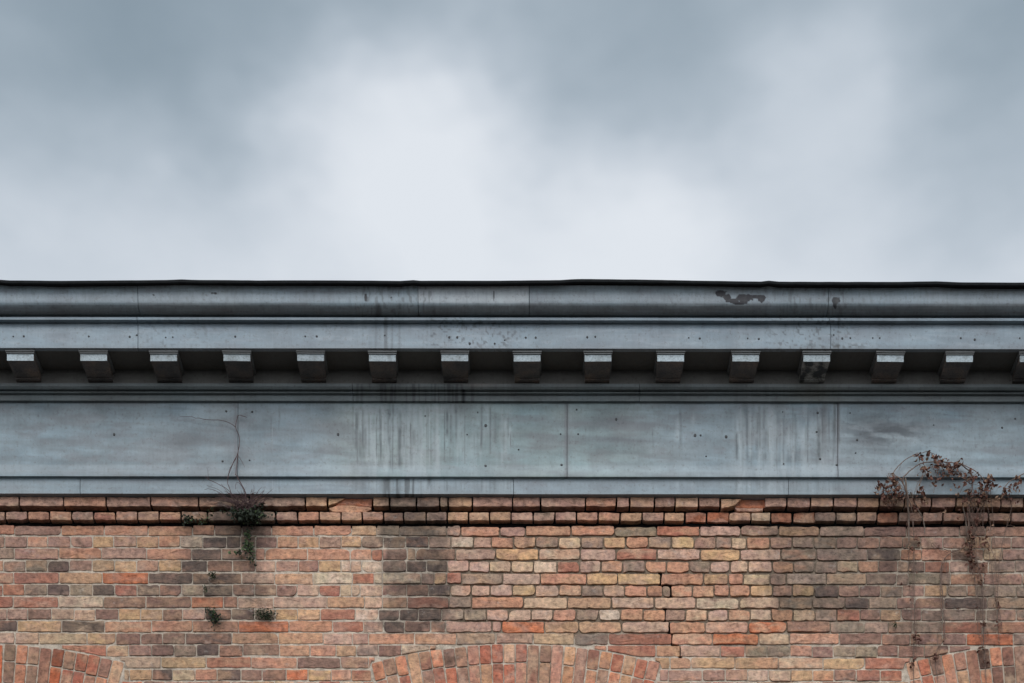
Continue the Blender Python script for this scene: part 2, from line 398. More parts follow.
def soot(px, Y):
    """dirt on the masonry: 0 clean .. 1 black"""
    px = np.asarray(px, float); Y = np.asarray(Y, float)
    j = 26 * (fbm(px / 16, Y / 12, 41, 4) - .5)
    def box(a, b, c, d, s=4): return sstep(a - s, a + s, px + j) * (1 - sstep(b - s, b + s, px + j)) * sstep(c - s, c + s, Y) * (1 - sstep(d - s, d + s, Y + j))
    m = .50 * box(383, 447, 490, 632) + .30 * box(180, 262, 490, 600, 8) + .16 * box(150, 270, 580, 665, 10)
    m = m + .42 * box(768, 905, 505, 620, 12) + .22 * box(890, 1060, 495, 640, 15) + .30 * box(215, 275, 495, 550, 6) - .0
    m = m * (.55 + .9 * fbm(px / 16, Y / 9, 43))
    m = m + .14 * sstep(.6, .8, fbm(px / 20, Y / 14, 44)) + .17 * (1 - sstep(120, 330, px)) + .12 * sstep(900, 960, px)
    return np.clip(m, 0, .85)

class Bricks:
    def __init__(s): s.v = []; s.f = []; s.c = []
    def add_rings(s, rings, ctr, cols):
        n = len(rings[0]); base = len(s.v)
        for rg in rings: s.v += rg
        s.v.append(ctr)
        s.c += cols
        for k in range(len(rings) - 1):
            a = base + k * n; b_ = a + n
            for i in range(n):
                j = (i + 1) % n; s.f.append((a + i, a + j, b_ + j, b_ + i))
        a = base + (len(rings) - 1) * n; cc = base + len(rings) * n
        for i in range(n): s.f.append((a + i, a + (i + 1) % n, cc))
    def poly(s, outline, p0, p1, col, bev=.0024, inset=.0016):
        """outline: list of (X, Z) counter-clockwise; brick body from depth p0 to face p1"""
        O = np.array(outline); ctr = O.mean(0); n = len(O)
        nx = np.roll(O, -1, 0) - np.roll(O, 1, 0); nrm_ = np.stack([-nx[:, 1], nx[:, 0]], 1); nrm_ /= np.linalg.norm(nrm_, axis=1)[:, None] + 1e-9
        if ((ctr - O) * nrm_).sum() < 0: nrm_ = -nrm_
        sd_ = rnd.random() * 99
        tx, tz = rnd.uniform(-.007, .007), rnd.uniform(-.02, .02)
        def ring(off, p, a):
            Q = O + nrm_ * off
            q = []
            for (X, Z) in Q:
                pp = p + a * (float(vnoise(X * 45, Z * 45, sd_)) - .5) + (tx * (X - ctr[0]) + tz * (Z - ctr[1])) * (1 if a else 0)
                q.append((X, -pp, Z))
            return q
        rings = [ring(0, p0, 0), ring(0, p1 - bev, .002), ring(inset * .45, p1 - bev * .3, .0014), ring(inset * 1.8, p1, .0022)]
        Q = O + (ctr - O) * .55
        rings.append([(X, -(p1 + .0004 + .0045 * (float(vnoise(X * 40, Z * 40, sd_)) - .5) + tx * (X - ctr[0]) + tz * (Z - ctr[1])), Z) for X, Z in Q])
        allv = np.array([v for rg in rings for v in rg] + [(ctr[0], -p1, ctr[1])])
        px = CX + allv[:, 0] * F / (D + allv[:, 1]); Y = HY - (allv[:, 2] - ZC) * F / (D + allv[:, 1])
        c = np.array(col)[None, :] * (1 + .42 * (fbm(allv[:, 0] * 26, allv[:, 2] * 26, sd_) - .5))[:, None]
        c[:, 1] *= (1 + .10 * (vnoise(allv[:, 0] * 20, allv[:, 2] * 20, sd_ + 5) - .5)); 
        alt = ALB[rnd.choice('pPtsscpbt')][None, :]; am_ = (.55 * sstep(.42, .68, fbm(allv[:, 0] * 17, allv[:, 2] * 30, sd_ + 9)))[:, None]; c = c * (1 - am_) + alt * am_
        so_ = soot(px, Y)[:, None]
        c = c * (1 - so_) + np.array([.046, .038, .033])[None, :] * so_
        s.add_rings(rings, tuple(allv[-1]), [tuple(q) for q in np.clip(c, .012, .7)])
    def rect(s, x0, x1, z0, z1, p0, p1, col, worn=.5, chip=True, rot=None):
        w, h = x1 - x0, z1 - z0
        rr = [min(h * .48, max(.003, rnd.gauss(.003 + .0085 * worn, .003))) for _ in range(4)]
        if chip and rnd.random() < .10 * (1 + worn): rr[rnd.randrange(4)] = h * rnd.uniform(.4, .49)
        pts = []
        cn = [(x1 - rr[0], z1 - rr[0], 0, rr[0]), (x0 + rr[1], z1 - rr[1], 90, rr[1]), (x0 + rr[2], z0 + rr[2], 180, rr[2]), (x1 - rr[3], z0 + rr[3], 270, rr[3])]
        nseg = [max(2, int(w / .022)), 2, max(2, int(w / .022)), 2]
        for q, (cx, cz, a0, r_) in enumerate(cn):
            for a in (0, 30, 60, 90): pts.append((cx + r_ * math.cos(R(a0 + a)), cz + r_ * math.sin(R(a0 + a))))
            nxt = cn[(q + 1) % 4]; e0 = pts[-1]; e1 = (nxt[0] + nxt[3] * math.cos(R(nxt[2])), nxt[1] + nxt[3] * math.sin(R(nxt[2])))
            n = nseg[q]
            for i in range(1, n): pts.append((e0[0] + (e1[0] - e0[0]) * i / n, e0[1] + (e1[1] - e0[1]) * i / n))
        sd_ = rnd.random() * 70; am = .0026 + .0045 * worn
        cx, cz = (x0 + x1) / 2, (z0 + z1) / 2
        out = []
        for X, Z in pts:
            nX = float(vnoise(X * 55, Z * 55, sd_)) - .5; nZ = float(vnoise(X * 38, Z * 38, sd_ + 4)) - .5
            X2, Z2 = X + am * nX, Z + am * 1.5 * nZ
            if rot:
                ang, ox, oz = rot; dx, dz_ = X2 - ox, Z2 - oz
                X2, Z2 = ox + dx * math.cos(ang) - dz_ * math.sin(ang), oz + dx * math.sin(ang) + dz_ * math.cos(ang)
            out.append((X2, Z2))
        s.poly(out, p0, p1, col)
    def simple(s, x0, x1, z0, z1, p0, p1, col):
        b_ = .003; base = len(s.v)
        s.v += [(x0, -p0, z0), (x1, -p0, z0), (x1, -p0, z1), (x0, -p0, z1), (x0 + b_, -p1, z0 + b_), (x1 - b_, -p1, z0 + b_), (x1 - b_, -p1, z1 - b_), (x0 + b_, -p1, z1 - b_)]
        s.c += [tuple(col)] * 8
        q = base
        s.f += [(q + 4, q + 5, q + 6, q + 7), (q, q + 1, q + 5, q + 4), (q + 1, q + 2, q + 6, q + 5), (q + 2, q + 3, q + 7, q + 6), (q + 3, q, q + 4, q + 7)]
    def build(s, name, parent): return mesh_from(name, s.v, s.f, [M_brick], parent, s.c)

ROWS = {
 'A': (497.6, 506.9, '19.5p 64p 106.5s 151p 199p 250g 305.6g 327.6t 373- 390t 417g 440g 448.5c 473t 513p 541p 586p 617s 630p 655p 675.5p 699t 720.6p 740- 765- 787.5p 811p 834p 857.7p 880t 905b 932p 956.6p 979t 1001.5t 1024p'),
 'B': (512.7, 520.8, '5.7p 28p 50s 72s 94p 116r 138p 159.5p 181.5s 208t 240g 276G 298p 319.6s 341.5t 362.7t 384p 404b 426.6g 447.6g 469t 490t 511.5t 533.5p 555.4g 577p 598.7p 620.6s 642.6t 664.6p 685t 729- 751.5p 771.5c 815- 836.6g 857g 877.6p 899- 923p 943.5p 966p 989p 1011.5p 1033p'),
 1: '15r 61.5b 104.5s 148.5s 193s 215s 242b 272b 314s 352s 377t 400g 447g 461g 500s 526p 571.5s 615s 657G 700r 741p 779b 820t 864.5g 907b 960p 986b 1030p',
 2: '5p 27.7p 48s 71p 93p 114y 137p 159y 180.7s 203w 227k 241k 256g 277.7b 298.5t 319.6t 341.5p 362y 384g 406g 429k 451.5g 474w 492P 514s 536t 559g 581.5c 604g 626.4y 649s 672g 694.6y 716.5p 732g 747c 770.6s 793p 814g 837G 858p 880p 903p 921.5g 943.5p 966p 992t 1012p 1034p',
 3: '14.6g 59p 102s 147p 192s 222k 256g 265.4p 308s 350.7s 372s 383r 407.7b 416c 456b 496P 539y 580.7c 616.5P 657.5r 700.7P 740.7y 781.5P 817g 868g 901k 922s 952s 984g 1003c 1030p',
 4: '3.8s 26g 48G 69.5k 92.6b 115t 137y 159P 182y 207.7k 233b 256b 276P 299p 319b 341.5y 351w 362P 383w 407g 427k 447.7k 469.6P 490P 511.5c 534c 557.7w 580r 601.5P 623s 646g 667s 689.7s 710.7g 730.7P 748.4P 773P 794s 815.4g 837.6g 858.4c 879s 898.3b 909g 925.4k 950r 969P 989b 1016g 1038g',
 5: '14r 59.6r 102.7t 149o 193k 242k 275P 313.5t 353w 374.5r 383w 421.5w 434.6g 447y 462r 503g 541P 587s 618y 661.5y 704s 729t 744s 770.6c 787g 827w 867c 897.5g 909g 941G 951g 984s 1023p',
 6: '3r 25r 47.6g 70k 93g 115k 137.5r 160k 182b 204w 233k 255p 277b 297.6b 319.6P 340.7r 352c 360.7c 383c 407b 429b 450.7k 471.8P 490.7P 513P 536y 559.6P 582s 603.8g 625P 647.5s 663s 671.5g 693s 714.6t 730s 750.7s 773y 793g 815y 839k 860p 881.5b 903g 925p 947.7y 967.7G 977s 995g 1017g 1038g',
 7: '13.7r 58.8r 104w 146.4b 191.5b 224o 238b 274P 327.7P 365t 383P 407.8t 449.5r 472g 524s 568c 612t 655P 696.5P 740w 780c 813G 845.6g 869.6k 897.6c 915p 945b 988k 1030g',
 8: '7.5p 28p 52b 74.5c 95.7P 119b 141y 163y 183b 206P 232k 255k 275.7G 298y 320.8y 355.7r 379w 400k 419k 442k 464.5g 487g 509P 531.6P 553.5P 576.7s 599.3g 621w 643.7s 665.7s 686p 708c 729P 751s 772c 793.7s 815.5c 837.4g 860.7r 881b 901.7t 922b 943.5k 976g 987g 998g 1017p 1040g',
 9: '17.8k 62y 105k 152s 193s 239s 289.4o 333s 364r 384g 405k 431b 446g 492.5p 502p 545o 579.5t 622t 670P 706s 749P 787.4o 831b 865G 889g 913.6g 943.5g 983r 998g 1030s',
 10: '15.7P 39.6P 87.5c 116y 141b 163b 186b 232.5k 279t 323.6t 353P 369p 415s 457s 496.6g 533.7p 575c 609G 672.5r 713s 759.4o 790c 840s 882.5b 911b 943.5b 967b 1014o 1040k',
 11: '18k 40k 62b 107r 129c 152p 174.4b 197g 219.5k 243.5b 280b 310.6t 336.6s 357t 379g 402b 430w 470t 520g 570r 608s 657r 680.8t 721P 745.7r 767.6G 790.8G 813s 834b 856g 877.8G 899b 925b 950b 972b 995g 1020g',
 12: '20p 60g 118c 161.5c 206.6y 251.7r 297.6s 341b 369p 410s 450s 500s 550s 600s 640s 671t 691.7t 735.5y 779t 823.7c 865.5y 911r 930p 960p 1000s 1040s',
 13: '20b 60p 105s 130c 152.6t 173k 195.6c 217.5s 241.4k 262.7b 286.7b 308.5o 331.8y 352s 372r 400s 450s 500s 550s 600s 640s 669p 703p 726p 748.4p 769P 791.6c 813.5y 834.7s 857b 881r 903r 925p 960p 1000s 1040s',
}
ARCH = [(-20.0), 516.0, 1051.0, -556.0, 1587.0]
AR, AY, ADEP, AHALF = 565.0, 644.0, 66.0, R(14.9)     # extrados radius, crown row, ring depth (px at the wall face), half angle
U = D / F                                              # metres per px on the wall face
def in_arch(X, Z, pad=0.0):
    """inside an arch ring or the opening below it?"""
    for ax in ARCH:
        cx, cz = XW(ax, 0), ZW(AY + AR, 0)
        dx, dz_ = X - cx, Z - cz
        r = math.hypot(dx, dz_)
        if r < AR * U + pad and r > (AR - ADEP) * U - pad and abs(math.atan2(dx, dz_)) < AHALF + pad / (AR * U): return 1
        if r <= (AR - ADEP) * U + .01 and abs(dx) < (AR - ADEP) * U * math.sin(AHALF) + pad and Z > SILL: return 2
    return 0
SILL = 4.05
def arch_floor(X):
    """height of the top of the arch ring above X, or None beside the arches"""
    for ax in ARCH:
        dx = X - XW(ax, 0); Ro = AR * U
        if abs(dx) < Ro * math.sin(AHALF) + .002: return ZW(AY + AR, 0) + math.sqrt(Ro * Ro - dx * dx)
    return None
def clip_arch(x0, x1, z0, z1):
    """cut a brick to the curve of the arch: pieces (x0, x1, list of bottom heights or None)"""
    n = max(6, int((x1 - x0) / .006)); pcs = []; cur = []
    for i in range(n + 1):
        X = x0 + (x1 - x0) * i / n
        fl = arch_floor(X); lo = z0
        hits = [in_arch(X, z0 + (z1 - z0) * q / 4, .004) for q in range(5)]
        bad = False
        if any(hits):
            if hits[-1] or fl is None: bad = True
            else:
                lo = max(z0, fl + .004); bad = z1 - lo < .016
        if not bad: cur.append((X, lo))
        elif cur: pcs.append(cur); cur = []
    if cur: pcs.append(cur)
    out = []
    for c in pcs:
        if c[-1][0] - c[0][0] < .022: continue
        out.append((c[0][0], c[-1][0], None if max(q[1] for q in c) <= z0 + 1e-6 else c))
    return out

wall = Bricks()
letters_far = 'ppPPccttyssssrrobbkggGw'
def darkz(px, Y): return float(sstep(425, 470, px) * (1 - sstep(790, 900, px)) * (1 - sstep(625, 645, Y)))
def rowY(r): return 524.5 + 12.07 * (r - 1) + (1.3 if r == 1 else 0), 524.5 + 12.07 * r
JH = .0040
def parse(s):
    out = []; x = None
    for tok in s.split():
        c = tok[-1]; out.append((float(tok[:-1]), c))
    return out
for r in range(1, 91):
    y0, y1 = rowY(r)
    z1, z0 = ZW(y0, 0) - JH, ZW(y1, 0) + JH
    if z0 < .16: break
    bricks = []
    header = r % 2 == 0
    lenp = 21.9 if header else 43.8
    if r in ROWS:
        lst = parse(ROWS[r])
        # beyond the frame at left
        x = lst[0][0] - lenp
        bricks.append((x, lst[0][0], lst[0][1]))
        left = []
        while x > to_px(XMIN, 0):
            left.append((x - lenp, x, rnd.choice(letters_far))); x -= lenp
        for a, bb in zip(lst[:-1], lst[1:]): bricks.append((a[0], bb[0], bb[1]))
        bricks += left
        x = lst[-1][0]
    else:
        x = to_px(XMIN, 0) + (0 if header else 11)
    while x < to_px(XMAX, 0):
        bricks.append((x, x + lenp, rnd.choice(letters_far))); x += lenp
    vis = r <= 14
    for (a, bb, cl) in bricks:
        X0, X1 = XW(a, 0), XW(bb, 0)
        dk = darkz((a + bb) / 2, y0)
        jv = .0030 + .0010 * dk
        col = ALB[cl] * (1 + rnd.uniform(-.10, .10)); col = col * np.array([1 + rnd.uniform(-.04, .04), 1, 1 + rnd.uniform(-.05, .05)])
        for (q0, q1, cut) in clip_arch(X0 + jv, X1 - jv, z0, z1):
            if cut:
                m_ = cut[::2] if len(cut) > 6 else cut
                jt = lambda v: v + rnd.uniform(-.0008, .0008)
                o_ = [(X, jt(Z)) for X, Z in m_] + [(q1 - .001, (z1 + m_[-1][1]) / 2)] + [(X, jt(z1)) for X, Z in m_[::-1]] + [(q0 + .001, (z1 + m_[0][1]) / 2)]
                wall.poly(o_, -.09, rnd.gauss(0, .001), col, bev=.003, inset=.0015)
                continue
            if vis and -140 < a < 1160:
                worn = .25 + .5 * dk + rnd.uniform(-.2, .2)
                sh = rnd.gauss(0, .0015)
                pf = rnd.gauss(0, .0012) - (.0015 if rnd.random() < .06 else 0)
                wall.rect(q0, q1, z0 + sh + rnd.uniform(0, .0015), z1 + sh - rnd.uniform(0, .0015) - .0012 * dk, -.09, pf, col, max(0, worn))
            else:
                so_ = float(soot((a + bb) / 2, y0)); wall.simple(q0, q1, z0, z1, -.09, rnd.gauss(0, .0015), col * (1 - so_ * .6))

# ---- corbel courses
corb = []
for key, pf in (('A', .036), ('B', .024)):
    Y0, Y1, s_ = ROWS[key]
    bk = Bricks(); lst = parse(s_)
    lenp = 44.0 if key == 'A' else 21.8
    bricks = [(lst[0][0] - lenp, lst[0][0], lst[0][1])] + [(a[0], bb[0], bb[1]) for a, bb in zip(lst[:-1], lst[1:])]
    x = lst[0][0] - lenp
    while x > to_px(XMIN, 0): bricks.append((x - lenp, x, rnd.choice('pptgsc'))); x -= lenp
    x = lst[-1][0]
    while x < to_px(XMAX, 0): bricks.append((x, x + lenp, rnd.choice('pptgsc'))); x += lenp
    for a, bb, cl in bricks:
        if cl == '-': continue
        p = pf + rnd.gauss(0, .0015)
        col = (ALB[cl] * .75 + ALB['p'] * .22) * (1 + rnd.uniform(-.08, .08)) * (.95 if key == 'A' else .9)
        X0, X1 = XW(a, p) + .0042, XW(bb, p) - .0042
        z1, z0 = ZW(Y0, p), ZW(Y1, p)
        if -100 < a < 1130: bk.rect(X0, X1, z0 + rnd.uniform(-.001, .002), z1 + rnd.uniform(-.002, .001), -.05, p, col, .25, chip=False)
        else: bk.simple(X0, X1, z0, z1, -.05, p, col)
    def pp(pts, p): return [(XW(x, p), ZW(y, p)) for x, y in pts][::-1]
    def dens(pts):
        o = []
        for i in range(len(pts)):
            a = pts[i]; bb = pts[(i + 1) % len(pts)]; n = max(1, int(math.hypot(a[0] - bb[0], a[1] - bb[1]) / 3))
            for k in range(n): o.append((a[0] + (bb[0] - a[0]) * k / n + rnd.uniform(-.25, .25), a[1] + (bb[1] - a[1]) * k / n + rnd.uniform(-.25, .25)))
        return o
    if key == 'A':
        bk.poly(pp(dens([(329, 499), (345, 499), (338, 503), (329, 506)]), .034), -.05, .034, ALB['t'])
        bk.poly(pp(dens([(329, 509), (338, 506), (352, 505.5), (371, 508), (372, 510), (366, 512.5), (348, 513), (333, 512)]), .024), -.05, .024, ALB['s'])
        bk.poly(pp(dens([(340, 499), (373, 499), (372, 507.5), (352, 505.5), (336, 506)]), .018), -.05, .018, ALB['x'] * 1.7)
        bk.poly(pp(dens([(721.5, 499), (742, 499), (735, 505.5), (722, 508.5)]), .034), -.05, .034, ALB['t'])
        bk.poly(pp(dens([(737, 500), (765, 500), (766, 508), (736, 508)]), .012), -.05, .012, ALB['x'] * 1.6)
        bk.poly(pp(dens([(735, 508), (764, 508.4), (763, 511.5), (738, 511.5)]), .020), -.05, .020, ALB['p'])
    else:
        for a, bb, cl in ((686, 706, 'x'), (708, 729, 'x'), (772, 792, 'x'), (794, 815, 'x'), (878.5, 898, 'x')):
            p = .004 if a < 870 else .014
            bk.rect(XW(a, p), XW(bb, p), ZW(522.3, p), ZW(512.8, p), -.05, p, ALB[cl] * rnd.uniform(1.1, 1.5), .5)
    corb.append(bk)

# ---- mortar bed behind the bricks (a recessed joint surface with holes for the window openings)
def mortar():
    zt, zb = ZW(497, 0), .14
    V = []; Fc = []; Cc = []
    xs = list(np.arange(XMIN, to_px(-100, 0) * 0 + XW(-60, 0), .06)) + list(np.arange(XW(-60, 0), XW(1100, 0), .0085)) + list(np.arange(XW(1100, 0), XMAX + .05, .06))
    zs = list(np.arange(zt, ZW(700, 0), -.0085)) + list(np.arange(ZW(700, 0), zb - .06, -.06))
    xs = np.array(xs); zs = np.array(zs)
    X, Z = np.meshgrid(xs, zs, indexing='ij')
    px = CX + X / U; Y = HY - (Z - ZC) / U
    dk = sstep(425, 470, px) * (1 - sstep(780, 960, px)) * (1 - sstep(625, 645, Y))
    dk = np.clip(dk + .5 * sstep(.5, .7, fbm(px / 30, Y / 18, 61)) * (1 - .8 * (1 - sstep(330, 390, px))), 0, 1)
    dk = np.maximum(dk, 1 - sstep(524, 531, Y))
    p = -.0046 - .0058 * dk + .003 * (vnoise(px / 2.5, Y / 2.5, 62) - .5)
    p = p - .040 * (1 - sstep(526.5, 528, Y))
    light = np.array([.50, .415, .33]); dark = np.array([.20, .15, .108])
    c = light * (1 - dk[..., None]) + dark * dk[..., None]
    so_ = soot(px, Y)[..., None] * .55
    c = c * (1 - so_) + np.array([.035, .032, .03]) * so_
    # the crack that steps down through the courses
    crack = [(661, 573), (661, 584), (671, 586), (671, 596), (666, 608), (665.7, 620), (669, 623), (671, 634), (673, 644), (680.8, 648), (681, 657)]
    cd = np.full(px.shape, 99.)
    for a, bb in zip(crack[:-1], crack[1:]):
        ax, ay = a; dx, dy = bb[0] - ax, bb[1] - ay; tt = np.clip(((px - ax) * dx + (Y - ay) * dy) / (dx * dx + dy * dy), 0, 1)
        cd = np.minimum(cd, np.hypot(px - ax - tt * dx, Y - ay - tt * dy))
    ck = 1 - sstep(.9, 2.2, cd); p = p - .016 * ck; c = c * (1 - .8 * ck[..., None])
    nx, nz = X.shape
    V = np.stack([X, -p, Z], -1).reshape(-1, 3)
    for i in range(nx - 1):
        xm = (xs[i] + xs[i + 1]) / 2
        for j in range(nz - 1):
            zm = (zs[j] + zs[j + 1]) / 2
            if zm < 6.3 and in_arch(xm, zm) == 2: continue
            Fc.append((i * nz + j, i * nz + j + 1, (i + 1) * nz + j + 1, (i + 1) * nz + j))
    return mesh_from('mortar', V, Fc, [M_mortar], None, c.reshape(-1, 3))

wall_o = wall.build('wall', B)
mo = mortar(); mo.parent = wall_o; mo['label'] = 'lime mortar joints between the bricks'
for bk in corb: bk.build('corbel_course', B)

# ---- segmental arches
ATOP = {516.0: 'sgscbskgprrcrbgpybbtrtrp', -20.0: 'ppbrgskPsbrgPoGsgbxGrrpc', 1051.0: 'Prgspbksbgprsbkgprstbpsr'}
ABOT = {516.0: 'pgrsgrrgpyrrprgptpsgstpr', -20.0: 'rpsbgrpbkrgpPsgsgrorrpsp', 1051.0: 'PrpscrsbkprsbkgprstbpsrP'}
for ax in ARCH:
    ar = Bricks(); n = 24; cx, cz = XW(ax, 0), ZW(AY + AR, 0); Ro = AR * U; Ri = (AR - ADEP) * U
    tp = ATOP.get(ax) or ''.join(rnd.choice(letters_far) for _ in range(n)); bt = ABOT.get(ax) or ''.join(rnd.choice(letters_far) for _ in range(n))
    for i in range(n):
        th = -AHALF + 2 * AHALF * (i + .5) / n
        tw = 2 * AHALF / n
        def cell(r0, r1, cl):
            j = .0034 + rnd.uniform(-.0007, .0009)
            hw0 = r0 * tw / 2 - j; hw1 = r1 * tw / 2 - j
            pts = []
            sk = rnd.gauss(0, .0015)
            base = [(-hw0, r0 + j), (hw0, r0 + j), (hw1 + sk, r1 - j), (-hw1 + sk, r1 - j)]
            for q in range(4):
                a, bb = base[q], base[(q + 1) % 4]; m_ = 8 if q in (1, 3) else 4
                for k in range(m_): pts.append([a[0] + (bb[0] - a[0]) * k / m_ + rnd.uniform(-.0007, .0007), a[1] + (bb[1] - a[1]) * k / m_ + rnd.uniform(-.0007, .0007)])
            for q in (0, 4 + 0, 12, 16):   # soften corners
                v = pts[q]; c0 = (0, (r0 + r1) / 2); d0 = math.hypot(v[0], v[1] - c0[1]); v[0] *= .94; v[1] += (c0[1] - v[1]) * .03
            out = [(cx + x * math.cos(-th) - r_ * math.sin(-th), cz + x * math.sin(-th) + r_ * math.cos(-th)) for x, r_ in pts]
            ar.poly(out, -.08, rnd.gauss(0.0005, .0012), ALB[cl] * np.array([1.12, .92, .84]) * (1 + rnd.uniform(-.2, .12)))
        ext = rnd.uniform(-.4, .2) * U * 2
        short = i % 2 == 0 or rnd.random() < .6
        if short:
            sp = Ro - (18 + rnd.uniform(-1, 3)) * U
            cell(sp, Ro + ext, tp[i]); cell(sp - 22 * U, sp, bt[i]); cell(Ri, sp - 22 * U, rnd.choice(letters_far))
        else:
            sp = Ro - 43 * U
            cell(sp, Ro + ext, tp[i]); cell(Ri, sp, bt[i])
    ar.build('brick_arch', B)

# ---- windows below the arches
for ax in ARCH[:3]:
    cx = XW(ax, 0); Ri = (AR - ADEP) * U; cz = ZW(AY + AR, 0); hw = Ri * math.sin(AHALF)
    zs_ = [(cx + hw * math.sin(k * math.pi / 2 / 8) * 0, 0)]
    top = [(cx + Ri * math.sin(-AHALF + 2 * AHALF * k / 12), cz + Ri * math.cos(-AHALF + 2 * AHALF * k / 12)) for k in range(13)]
    loop = [(cx - hw, SILL), *top, (cx + hw, SILL)]
    def ring_mesh(name, outer, wd, y0, y1, mats, parent):
        O = np.array(outer); c0 = np.array([cx, (SILL + top[6][1]) / 2]); 
        I = c0 + (O - c0) * np.array([(hw - wd) / hw, 1 - wd / ((top[6][1] - SILL) / 2)])
        n = len(O); V = [(x, y0, z) for x, z in O] + [(x, y0, z) for x, z in I] + [(x, y1, z) for x, z in O] + [(x, y1, z) for x, z in I]; Fc = []
        for i in range(n):
            j = (i + 1) % n
            Fc += [(i, j, n + j, n + i), (2 * n + i, 3 * n + i, 3 * n + j, 2 * n + j), (n + i, n + j, 3 * n + j, 3 * n + i), (i, 2 * n + i, 2 * n + j, j)]
        return mesh_from(name, V, Fc, mats, parent)
    # reveal is part of the window's frame
    fr = ring_mesh('window', loop, .07, .10, .18, [M_frame], B)
    n = len(loop)
    mesh_from('pane', [(x, .15, z) for x, z in loop] + [(x, .156, z) for x, z in loop], [tuple(range(n)), tuple(range(n, 2 * n))[::-1]] + [(i, (i + 1) % n, n + (i + 1) % n, n + i) for i in range(n)], [M_glass], fr)
    boxes_mesh('glazing_bar', [(cx - .02, cx + .02, .12, .149, SILL + .07, top[6][1] - .08), (cx - hw + .06, cx + hw - .06, .11, .149, 5.0, 5.05)], [M_frame], fr)
    rv = ring_mesh('reveal', loop, .004, -.0 + .006, .30, [M_mortar], fr)
    boxes_mesh('sill', [(cx - hw - .08, cx + hw + .08, -.07, .12, SILL - .11, SILL - .004)], [M_pave], fr, bevel=.006)

# ---- body of the building behind the front, and its roof
boxes_mesh('rear_wall', [(XMIN, XMAX, .305, 8, .001, ZW(300, 0)), (XMIN, XMAX, .012, .304, .001, SILL - .12), (XMIN, XMAX, .012, .3, ZW(560, 0), ZW(300, 0))]
           + [(XMIN if k == 0 else XW(a, 0) + .74, XW(bb, 0) - .74 if bb else XMAX, .013, .303, SILL - .12, ZW(560, 0)) for k, (a, bb) in enumerate([(None, -20), (-20, 516), (516, 1051), (1051, None)])],
           [M_mortar], B)
roof_z = ZW(282, .42) - .0
rf = mesh_from('roof', [(XMIN, -.405, roof_z), (XMAX, -.405, roof_z), (XMAX, 8.1, roof_z - .35), (XMIN, 8.1, roof_z - .35), (XMIN, -.3, roof_z - .05), (XMAX, -.3, roof_z - .05), (XMAX, 8.1, roof_z - .42), (XMIN, 8.1, roof_z - .42)],
              [(0, 1, 2, 3), (7, 6, 5, 4), (0, 4, 5, 1), (2, 6, 7, 3), (1, 5, 6, 2), (0, 3, 7, 4)], [M_roof], B)

# ---- metal cornice
GAP = .0014
def run(name, prof, seams, kind, mat=None, **kw):
    p = max(q[0] for q in prof)
    xs = [XMIN] + [XW(s_, p - CS) for s_ in seams] + [XMAX]
    out = []
    for a, bb in zip(xs[:-1], xs[1:]):
        out.append(sweep(name, prof, a + GAP, bb - GAP, mat or M_metal, B, kind, **kw))
    return out
def wave(amp, seed, L=.45): return lambda xs: amp * (fbm(xs / L, xs * 0 + seed, seed, 2) - .5) * 2
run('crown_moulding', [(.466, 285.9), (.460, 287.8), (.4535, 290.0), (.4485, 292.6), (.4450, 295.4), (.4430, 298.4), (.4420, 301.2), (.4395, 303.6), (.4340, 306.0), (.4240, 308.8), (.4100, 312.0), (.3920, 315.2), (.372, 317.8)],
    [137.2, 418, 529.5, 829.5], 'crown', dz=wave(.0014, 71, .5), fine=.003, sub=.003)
run('fillet_moulding', [(.388, 318.0), (.3885, 320.6), (.358, 323.9)], [137.2, 829.5], 'corona', dz=wave(.0008, 72))
co = run('corona_panel', [(.357, 323.6), (.358, 330), (.358, 348.9), (.352, 349.7)], [138.2, 831], 'corona', dz=wave(.0009, 73), back=.02)
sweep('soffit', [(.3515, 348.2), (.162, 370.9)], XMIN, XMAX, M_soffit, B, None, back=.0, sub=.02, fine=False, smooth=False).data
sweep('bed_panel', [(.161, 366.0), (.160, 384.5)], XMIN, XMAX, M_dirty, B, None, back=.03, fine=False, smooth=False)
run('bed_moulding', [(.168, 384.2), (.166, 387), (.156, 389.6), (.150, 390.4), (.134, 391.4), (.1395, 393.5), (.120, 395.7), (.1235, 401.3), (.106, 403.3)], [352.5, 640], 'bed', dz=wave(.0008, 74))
# the lip of the roof covering, buckled, in lapped lengths
lipx = np.array([-400, -140, -4, 8, 60, 165, 180, 190, 256, 330, 400, 413, 420, 500, 560, 572, 582, 640, 700, 762, 770, 780, 830, 900, 938, 946, 962, 1024, 1200, 1500])
lipY = np.array([281, 281, 279.6, 280.6, 281.0, 279.8, 279.0, 279.6, 280.2, 280.0, 280.6, 279.6, 280.4, 280.2, 279.4, 278.4, 278.0, 278.6, 279.9, 281.0, 279.8, 281.0, 281.2, 281.2, 280.4, 280.8, 281.6, 281.8, 281.2, 281.])
def lipdz(xs):
    px = CX + xs * F / (D - .49); yy = np.interp(px, lipx, lipY) + .3 * (fbm(px / 14, px * 0, 77, 2) - .5)
    return -(yy - 280.5) * .8 * (D - .49) / F
sweep('roof_edge', [(.455, 281.4), (.484, 281.3), (.490, 281.9), (.489, 283.9), (.485, 285.0), (.462, 287.2)], XMIN, XMAX, M_lip, B, None, back=.0, dz=lipdz)
